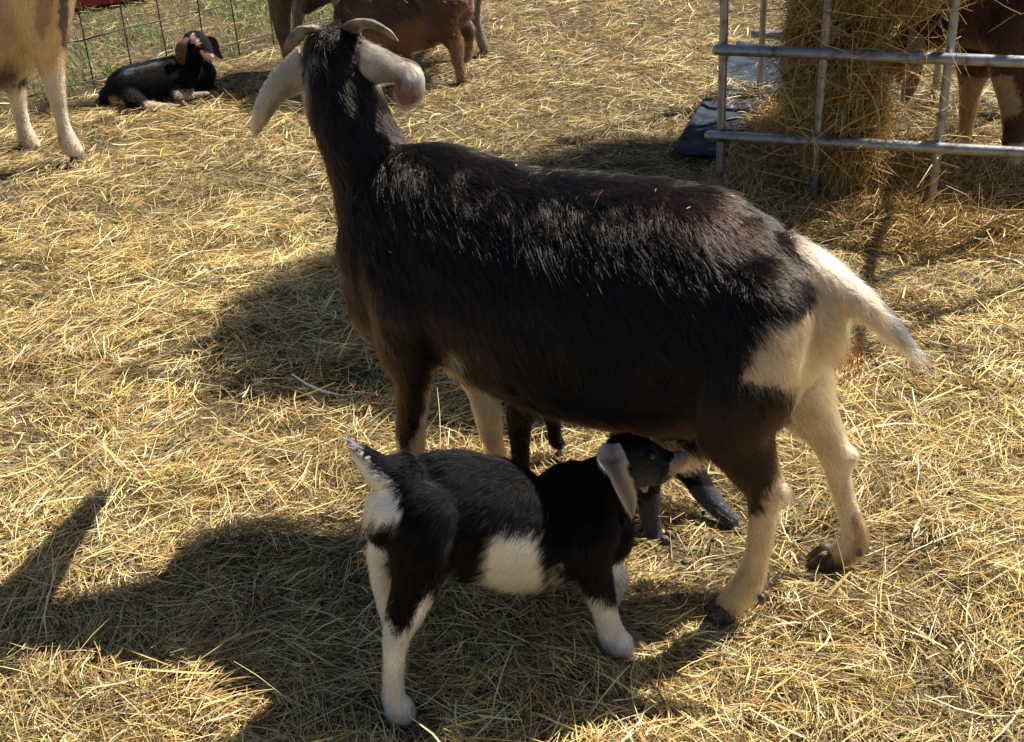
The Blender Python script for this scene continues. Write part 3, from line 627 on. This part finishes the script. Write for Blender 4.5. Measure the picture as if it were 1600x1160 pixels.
g = Goat('dark_brown_goat', 'greyish brown adult goat behind the reddish young one, only legs in view at top edge', 'goat', (-.02, 5.06), (-.80, 4.92))
g.base = (.11, .07, .05); g.pad = .006
W_ = g.W
wt([(-.10, 0, .55, .09, .12), (.02, 0, .54, .14, .17), (.3, 0, .53, .18, .20), (.55, 0, .54, .15, .18), (.70, 0, .58, .10, .14), (.78, 0, .64, .07, .09)], hair=.025, flow=-1, grav=1.)
wt([(.72, 0, .66, .07, .10), (.84, 0, .80, .055, .065), (.92, 0, .90, .05, .055)], hair=.02, flow=-1)
wt([(.90, 0, .92, .05, .055), (1.0, 0, .89, .04, .042), (1.10, 0, .84, .024, .026)], hair=.01, flow=-1)
wt([(-.16, 0, .62, .02, .02), (-.24, 0, .60, .02, .02), (-.28, 0, .53, .008, .008)], hair=.03)
g.tube([(440, -40, .08, 40), (438, 5, .08, 22), (441, 45, .08, 16), (449, 85, .08, 11), (452, 118, .08, 12)], hair=.012, grav=.3)
g.tube([(478, -40, -.08, 36), (470, 0, -.08, 19), (466, 25, -.08, 13), (463, 50, -.08, 10), (462, 62, -.08, 11)], hair=.012, grav=.3)
g.tube([(735, -40, .08, 44), (740, 0, .08, 16), (745, 40, .08, 11), (755, 72, .08, 11), (757, 80, .08, 10)], hair=.012, grav=.3)
g.tube([(700, -30, -.08, 34), (690, 10, -.08, 16), (676, 45, -.08, 10), (674, 72, -.08, 10)], hair=.012, grav=.3)
for o_ in (.1, -.1):
    g.ear([W_(.92, o_*.5, .95), W_(.92, o_*1.1, .92), W_(.93, o_*1.4, .85), W_(.93, o_*1.4, .79)], [(1, 0, .2)]*4, [.02, .028, .025, .006], [.3]*4, (.12, .07, .05), (.3, .18, .14), n=800)
    g.horn([W_(.90, o_*.3, .96), W_(.86, o_*.4, 1.02), W_(.80, o_*.6, 1.04)], [.015, .012, .004])
    g.eye(W_(1.0, o_*.38, .91), .009)
g.polys = [([(452, -40), (520, -40), (520, 60), (456, 60)], (.22, .19, .17), -.3, 0.), ([(736, 0), (790, 0), (790, 100), (745, 100)], (.20, .17, .15))]
g.finish(vox=.011, n=60000, rad=.0006, smooth=4)
for x, y, o_ in ((449, 128, .08), (460, 68, -.08), (755, 86, .08), (672, 80, -.08)): g.hoof(g.P(x, y, o_)*np.array([1, 1, 0]), (-1, .1), .02)

# ================================================================== goat behind the feeder
g = Goat('dark_goat', 'dark brown goat with pale lower legs behind the hay feeder, its face in the hay', 'goat', (1.95, 3.55), (1.42, 3.70))
g.base = (.085, .043, .026); g.pad = .007
W_ = g.W
wt([(-.12, 0, .55, .09, .12), (.0, 0, .52, .14, .18), (.22, 0, .50, .19, .20), (.42, 0, .50, .17, .20), (.56, 0, .52, .12, .17), (.64, 0, .55, .08, .11)], hair=.025, flow=-1, grav=1.)
g.tube([(1530, 20, 0, 60), (1490, 30, .0, 48), (1455, 42, .0, 38), (1435, 50, .0, 34)], hair=.018, flow=-1)
g.tube([(1438, 50, 0, 35), (1420, 70, .0, 30), (1402, 92, .0, 23), (1394, 108, .0, 16)], hair=.009, flow=-1)
g.tube([(1600, 60, .12, 70), (1590, 120, .13, 44), (1588, 170, .14, 28), (1585, 210, .14, 22), (1578, 250, .14, 21), (1570, 280, .14, 25), (1560, 292, .14, 20)], hair=.014, grav=.3)
g.tube([(1530, 80, -.1, 44), (1518, 130, -.1, 24), (1514, 165, -.1, 19), (1509, 200, -.1, 15), (1504, 222, -.1, 16)], hair=.012, grav=.3)
for o_ in (.1, -.1):
    wt([(.0, o_, .44, .07, .12), (-.03, o_, .30, .045, .06), (-.09, o_, .22, .026, .03), (-.07, o_, .10, .02, .02), (-.05, o_, .03, .022, .022)], hair=.012, grav=.4)
    g.hoof(W_(-.03, o_, 0), (-1, .2), .024)
wt([(-.16, 0, .62, .02, .02), (-.24, 0, .60, .02, .02), (-.28, 0, .53, .008, .008)], hair=.03)
g.polys = [([(1490, 120), (1580, 120), (1600, 175), (1560, 190), (1540, 150)], (.42, .30, .18)),
           ([(1480, 130), (1540, 130), (1530, 250), (1480, 250)], (.40, .24, .13), -.3, 0), ([(1530, 225), (1620, 225), (1620, 330), (1530, 330)], (.62, .54, .44)),
           ([(1370, 55), (1425, 50), (1425, 118), (1370, 118)], (.34, .145, .075))]
g.finish(vox=.011, n=70000, rad=.0005, smooth=4)
g.ear([g.P(1430, 35, .04), g.P(1430, 70, .075), g.P(1428, 105, .08), g.P(1420, 138, .08), g.P(1410, 168, .08)], [(1, 0, .1)]*5, [.016, .024, .026, .022, .005], [.4]*5, (.16, .085, .06), (.35, .2, .15), n=2500)
g.ear([g.P(1425, 30, -.04), g.P(1418, 65, -.07), g.P(1412, 105, -.07), g.P(1402, 130, -.07)], [(1, 0, .1)]*4, [.016, .024, .02, .005], [.4]*4, (.16, .085, .06), (.35, .2, .15), n=1200)
g.eye(g.P(1412, 74, .045), .008)
g.hoof(g.P(1556, 298, .14)*np.array([1, 1, 0]), (-1, .1), .026, 'hoof'); g.hoof(g.P(1500, 228, -.1)*np.array([1, 1, 0]), (-1, .1), .022)

# ------------------------------------------------------------------ pipes and wires
def pipe(name, pts, r, m_, parent, loc, seg=12, dent=0.):
    pts = np.array(pts, float); rows = [[*p, r, r] for p in pts]
    T = pts[-1]-pts[0]; side = (0, 0, 1) if abs(T[2]) < .5*np.linalg.norm(T) else (1, 0, 0)
    V, Fc, *_ = loft(rows, side, 1, seg)
    return mesh_np(name, V, Fc, m_, parent, smooth=True, loc=loc)
def box(name, c0, ax, m_, parent, loc):
    """c0 corner, ax three edge vectors"""
    V = [c0+ax[0]*i+ax[1]*j+ax[2]*k for i in (0, 1) for j in (0, 1) for k in (0, 1)]
    return mesh_np(name, np.array(V), [[0, 1, 3, 2], [4, 6, 7, 5], [0, 4, 5, 1], [2, 3, 7, 6], [0, 2, 6, 4], [1, 5, 7, 3]], m_, parent, loc=loc)
def onplane(x, y, P0, D):                                       # pixel ray hits the vertical plane through P0 along D
    n = np.array([D[1], -D[0], 0]); r = ray(x, y); k = ((np.array([*P0, 0])-CAM)@n)/(r@n); return CAM+r*k
# hay feeder
fe = empty('hay_feeder', (*FOOT, 0), 'galvanised pipe hay feeder stuffed with hay on a flat metal tray', 'hay feeder'); FL = np.array([*FOOT, 0.])
def fp(a, b, z): return np.array([*(FOOT+FR*a+FB*b), z])
zu = onplane(1125, 78, FOOT, FR); zl = onplane(1118, 213, FOOT, FR)
a_of = lambda p: (p[:2]-FOOT)@FR
posts = [a_of(onplane(x, 85, FOOT, FR)) for x in (1129, 1287, 1483)]
step = posts[2]-posts[1]; LEN = 1.5; DEP = 1.0
allp = posts + [posts[2]+step*i for i in (1, 2)]
print('feeder', zu, zl, posts)
def jit(p, a): return p+rng.normal(0, a, 3)
for a in allp:
    pipe('bar', [fp(a, .026, .0), jit(fp(a, .026, zl[2]+.05), .002), jit(fp(a, .026, .9), .003), fp(a, .026, 2.0)], .0115, M['pipe'], fe, FL)
for z, rr in ((zl[2], .0145), (zu[2], .0150), (.95, .0145), (1.3, .0145), (1.65, .0145), (2.0, .0145)):
    a0 = allp[0]-(.028 if z == zl[2] else .012)
    pipe('rail', [fp(a0, 0, z), jit(fp(.5, 0, z), .002), jit(fp(1., 0, z), .002), fp(allp[-1]+.03, 0, z)], rr, M['pipe'], fe, FL, 16)
    pipe('rail', [fp(a0, DEP, z), fp(allp[-1]+.03, DEP, z)], rr, M['pipe'], fe, FL, 16)
for b in (DEP,):
    for a in allp: pipe('bar', [fp(a, b-.026, 0), fp(a, b-.026, 2.0)], .0115, M['pipe'], fe, FL)
for z in (1.27, 1.62): pipe('side_rail', [fp(allp[-1], .03, z+.03), fp(allp[-1], DEP, z+.03)], .0145, M['pipe'], fe, FL, 16)
# tray with turned-up rim
T0 = G(1062, 248)[:2]; tb = unit(G(1150, 95)[:2]-T0); trr = np.array([tb[1], -tb[0]])
def tp(a, b, z): return np.array([*(T0+trr*a+tb*b), z])
prof = [(-.022, .005), (-.019, .016), (-.010, .020), (.0, .017), (.014, .011), (.05, .010), (.25, .010), (.46, .010)]
bbs = np.linspace(-.02, 1.15, 26); V = []; 
for b in bbs:
    for a, z in prof: V.append(tp(a, b, z+.004*math.sin(b*7+a*5)+.002))
I = np.arange(len(V)).reshape(len(bbs), len(prof)); q = np.stack([I[:-1, :-1], I[:-1, 1:], I[1:, 1:], I[1:, :-1]], -1).reshape(-1, 4)
tr_ = mesh_np('tray', np.array(V)+[0, 0, .012], q, M['tray'], fe, smooth=True, loc=FL); sol = tr_.modifiers.new('s', 'SOLIDIFY'); sol.thickness = .003
# hay inside, hanging and heaped; upper masses out of view added for shadow
def hay_blob(n, ctr, rad, dmean, dsp, Lr, shell=True):
    """ctr/rad in feeder coordinates"""
    u = unit(rng.normal(size=(n, 3))); rr = rng.uniform(.72 if shell else 0, 1.03, (n, 1))
    q = np.array(ctr)+u*rr*np.array(rad)
    q[:, 2] = np.maximum(q[:, 2], .02)
    dd = unit(np.array(dmean)[None]*np.sign(rng.normal(size=(n, 1)))+rng.normal(0, dsp, (n, 3)))
    c = np.stack([FOOT[0]+FR[0]*q[:, 0]+FB[0]*q[:, 1], FOOT[1]+FR[1]*q[:, 0]+FB[1]*q[:, 1], q[:, 2]], -1)
    return c, dd, np.clip(rng.lognormal(math.log(Lr), .5, n), .02, .19)
blobs = [  # centre, radii, main direction, spread, length, count, shell
    ((.48, .34, 1.50), (.46, .42, .76), (.5, 0, .3), .55, .11, 34000, True),  # unseen tall mass, raised so its shadow reaches left
    ((.50, .86, 1.14), (.44, .28, .52), (.5, 0, .3), .55, .11, 9000, True),  # unseen mass added at the back to shade the tray
    ((.84, .12, 1.78), (.26, .22, .38), (.5, 0, .3), .55, .11, 9000, True),  # unseen mass added to widen the cast shadow
    ((.40, .38, .69), (.27, .27, .25), (.5, 0, .4), .6, .10, 22000, True),
    ((.30, .36, .34), (.135, .17, .38), (.25, 0, 1), .5, .11, 17000, True),
    ((.36, .14, .16), (.10, .12, .20), (.3, 0, 1), .55, .09, 9000, True),
    ((.58, .66, .66), (.17, .2, .2), (.4, 0, .6), .6, .10, 8000, True),
    ((.16, .50, .03), (.17, .45, .030), (1, .3, .1), .9, .06, 6500, False),
    ((.10, .10, .02), (.14, .25, .03), (1, .3, .1), .9, .07, 1800, False),
    ((.46, .26, .0), (.42, .28, .06), (1, .3, .1), .7, .09, 22000, False),
    ((.50, -.10, .0), (.45, .16, .018), (1, .3, .1), .7, .09, 7000, False),
    ((.58, .24, .0), (.20, .24, .05), (1, .3, .1), .7, .08, 6000, False),
    ((.26, .55, .02), (.20, .35, .08), (1, .3, .1), .7, .09, 7000, False),
]
out = [hay_blob(b[5], b[0], b[1], b[2], b[3], b[4], b[6]) for b in blobs]
# loose stems poking through the bars
def stems(n, a, b, z, Lr): 
    q = np.stack([rng.uniform(*a, n), rng.uniform(*b, n), rng.uniform(*z, n)], -1)
    c = np.stack([FOOT[0]+FR[0]*q[:, 0]+FB[0]*q[:, 1], FOOT[1]+FR[1]*q[:, 0]+FB[1]*q[:, 1], q[:, 2]], -1)
    return c, unit(rng.normal(0, 1, (n, 3))*[.9, .5, .8]), rng.uniform(.5, 1.5, n)*Lr
out.append(stems(800, (.15, .62), (-.03, .12), (.1, 1.0), .16))
out.append(stems(70, (.7, 1.3), (-.04, .1), (.5, .8), .12))
c = np.concatenate([o[0] for o in out]); dd = np.concatenate([o[1] for o in out]); LL = np.concatenate([o[2] for o in out]); n = len(c)
sd_ = unit(np.cross(dd, rng.normal(size=(n, 3))))
hay_col = straw_cols(n)*np.array([.82, .74, .62])
tag(ribbons('hay', c, dd, LL, rng.uniform(.0014, .0030, n), sd_, np.cross(dd, sd_)*LL[:, None]*rng.normal(0, .14, (n, 1)), hay_col, M['straw'], S=5), 'brown and gold hay bulging from the pipe feeder and heaped at its foot, with unseen upper masses added for their shadow', 'hay', kind='stuff')
# solid hearts of the hay heap and of the added upper masses
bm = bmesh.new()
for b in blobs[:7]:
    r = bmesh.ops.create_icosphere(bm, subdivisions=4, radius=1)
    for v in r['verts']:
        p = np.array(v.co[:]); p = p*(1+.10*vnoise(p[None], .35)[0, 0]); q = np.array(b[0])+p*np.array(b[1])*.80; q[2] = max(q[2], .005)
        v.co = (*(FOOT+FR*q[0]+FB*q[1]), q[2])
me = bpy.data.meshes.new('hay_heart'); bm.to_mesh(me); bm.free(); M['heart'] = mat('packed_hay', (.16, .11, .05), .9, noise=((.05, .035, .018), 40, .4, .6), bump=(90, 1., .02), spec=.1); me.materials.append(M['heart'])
hh = bpy.data.objects.new('packed_hay', me); C.objects.link(hh); tag(hh, 'dense packed hay deep inside the pipe feeder and its added upper masses', 'hay', kind='stuff')

# wire fence
fo = empty('wire_fence', (*FP, 0), 'dark green welded wire mesh fence beyond the lying kid', 'fence'); FLc = np.array([*FP, 0.])
def fq(s_, z, o=0.): return np.array([*(FP+FD*s_+FN*o), z])
bmv, bmf, nv_ = [], [], 0
cell = .155
def addp(pts, r):
    global nv_
    pts = np.array(pts); T = pts[-1]-pts[0]; side = (0, 0, 1) if abs(T[2]) < .5*np.linalg.norm(T) else (1, 0, 0)
    V, Fc, *_ = loft([[*p, r, r] for p in pts], side, 1, 6); bmv.append(V); bmf.extend([[i+nv_ for i in f] for f in Fc]); nv_ += len(V)
s0 = (onplane(118, 0, FP, FD)[:2]-FP)@FD
for i in range(-7, 18):
    s_ = s0+i*cell; b_ = rng.normal(0, .006, 2)
    addp([fq(s_+b_[0]*.5, .0), fq(s_+b_[0], .35, b_[1]), fq(s_, .75, .005), fq(s_+b_[1], 1.15)], .0026)
z0 = onplane(100, 67, FP, FD)[2]; print('fence z', z0)
for j in range(-1, 8):
    z = z0+(j-1)*cell
    if z < .02 or z > 1.2: continue
    addp([fq(s0-7*cell+t_*cell, z+rng.normal(0, .003), -.004+rng.normal(0, .003)) for t_ in range(0, 25)], .0026)
mesh_np('wire_mesh', np.vstack(bmv), bmf, M['wire'], fo, smooth=True, loc=FLc)
for s_ in (s0-7*cell, s0+17*cell):
    pipe('fence_post', [fq(s_, 0, .02), fq(s_, 1.3, .02)], .018, M['wire'], fo, FLc)
# red bar beyond the fence; second side and base are made up
ra, rb = G(60, 12, .06), G(230, -14, .06)
rd = unit(rb-ra)
e = empty('red_bar', (*ra[:2], 0), 'dark red metal bar at the top left beyond the wire fence', 'metal bar')
pp = np.array([*ra[:2], 0.]); dz = np.array([0, 0, 1.]); bk = np.array([-rd[1], rd[0], 0])
box('red_slat', ra-rd*.4-dz*.03, [rd*.9, bk*.02, dz*.05], M['red'], e, pp)
box('red_slat', ra-rd*.4-dz*.03+bk*.25, [rd*.9, bk*.02, dz*.05], M['red'], e, pp)
box('red_base', ra-rd*.4-dz*.03+bk*.022, [rd*.9, bk*.226, dz*.012], M['red'], e, pp)
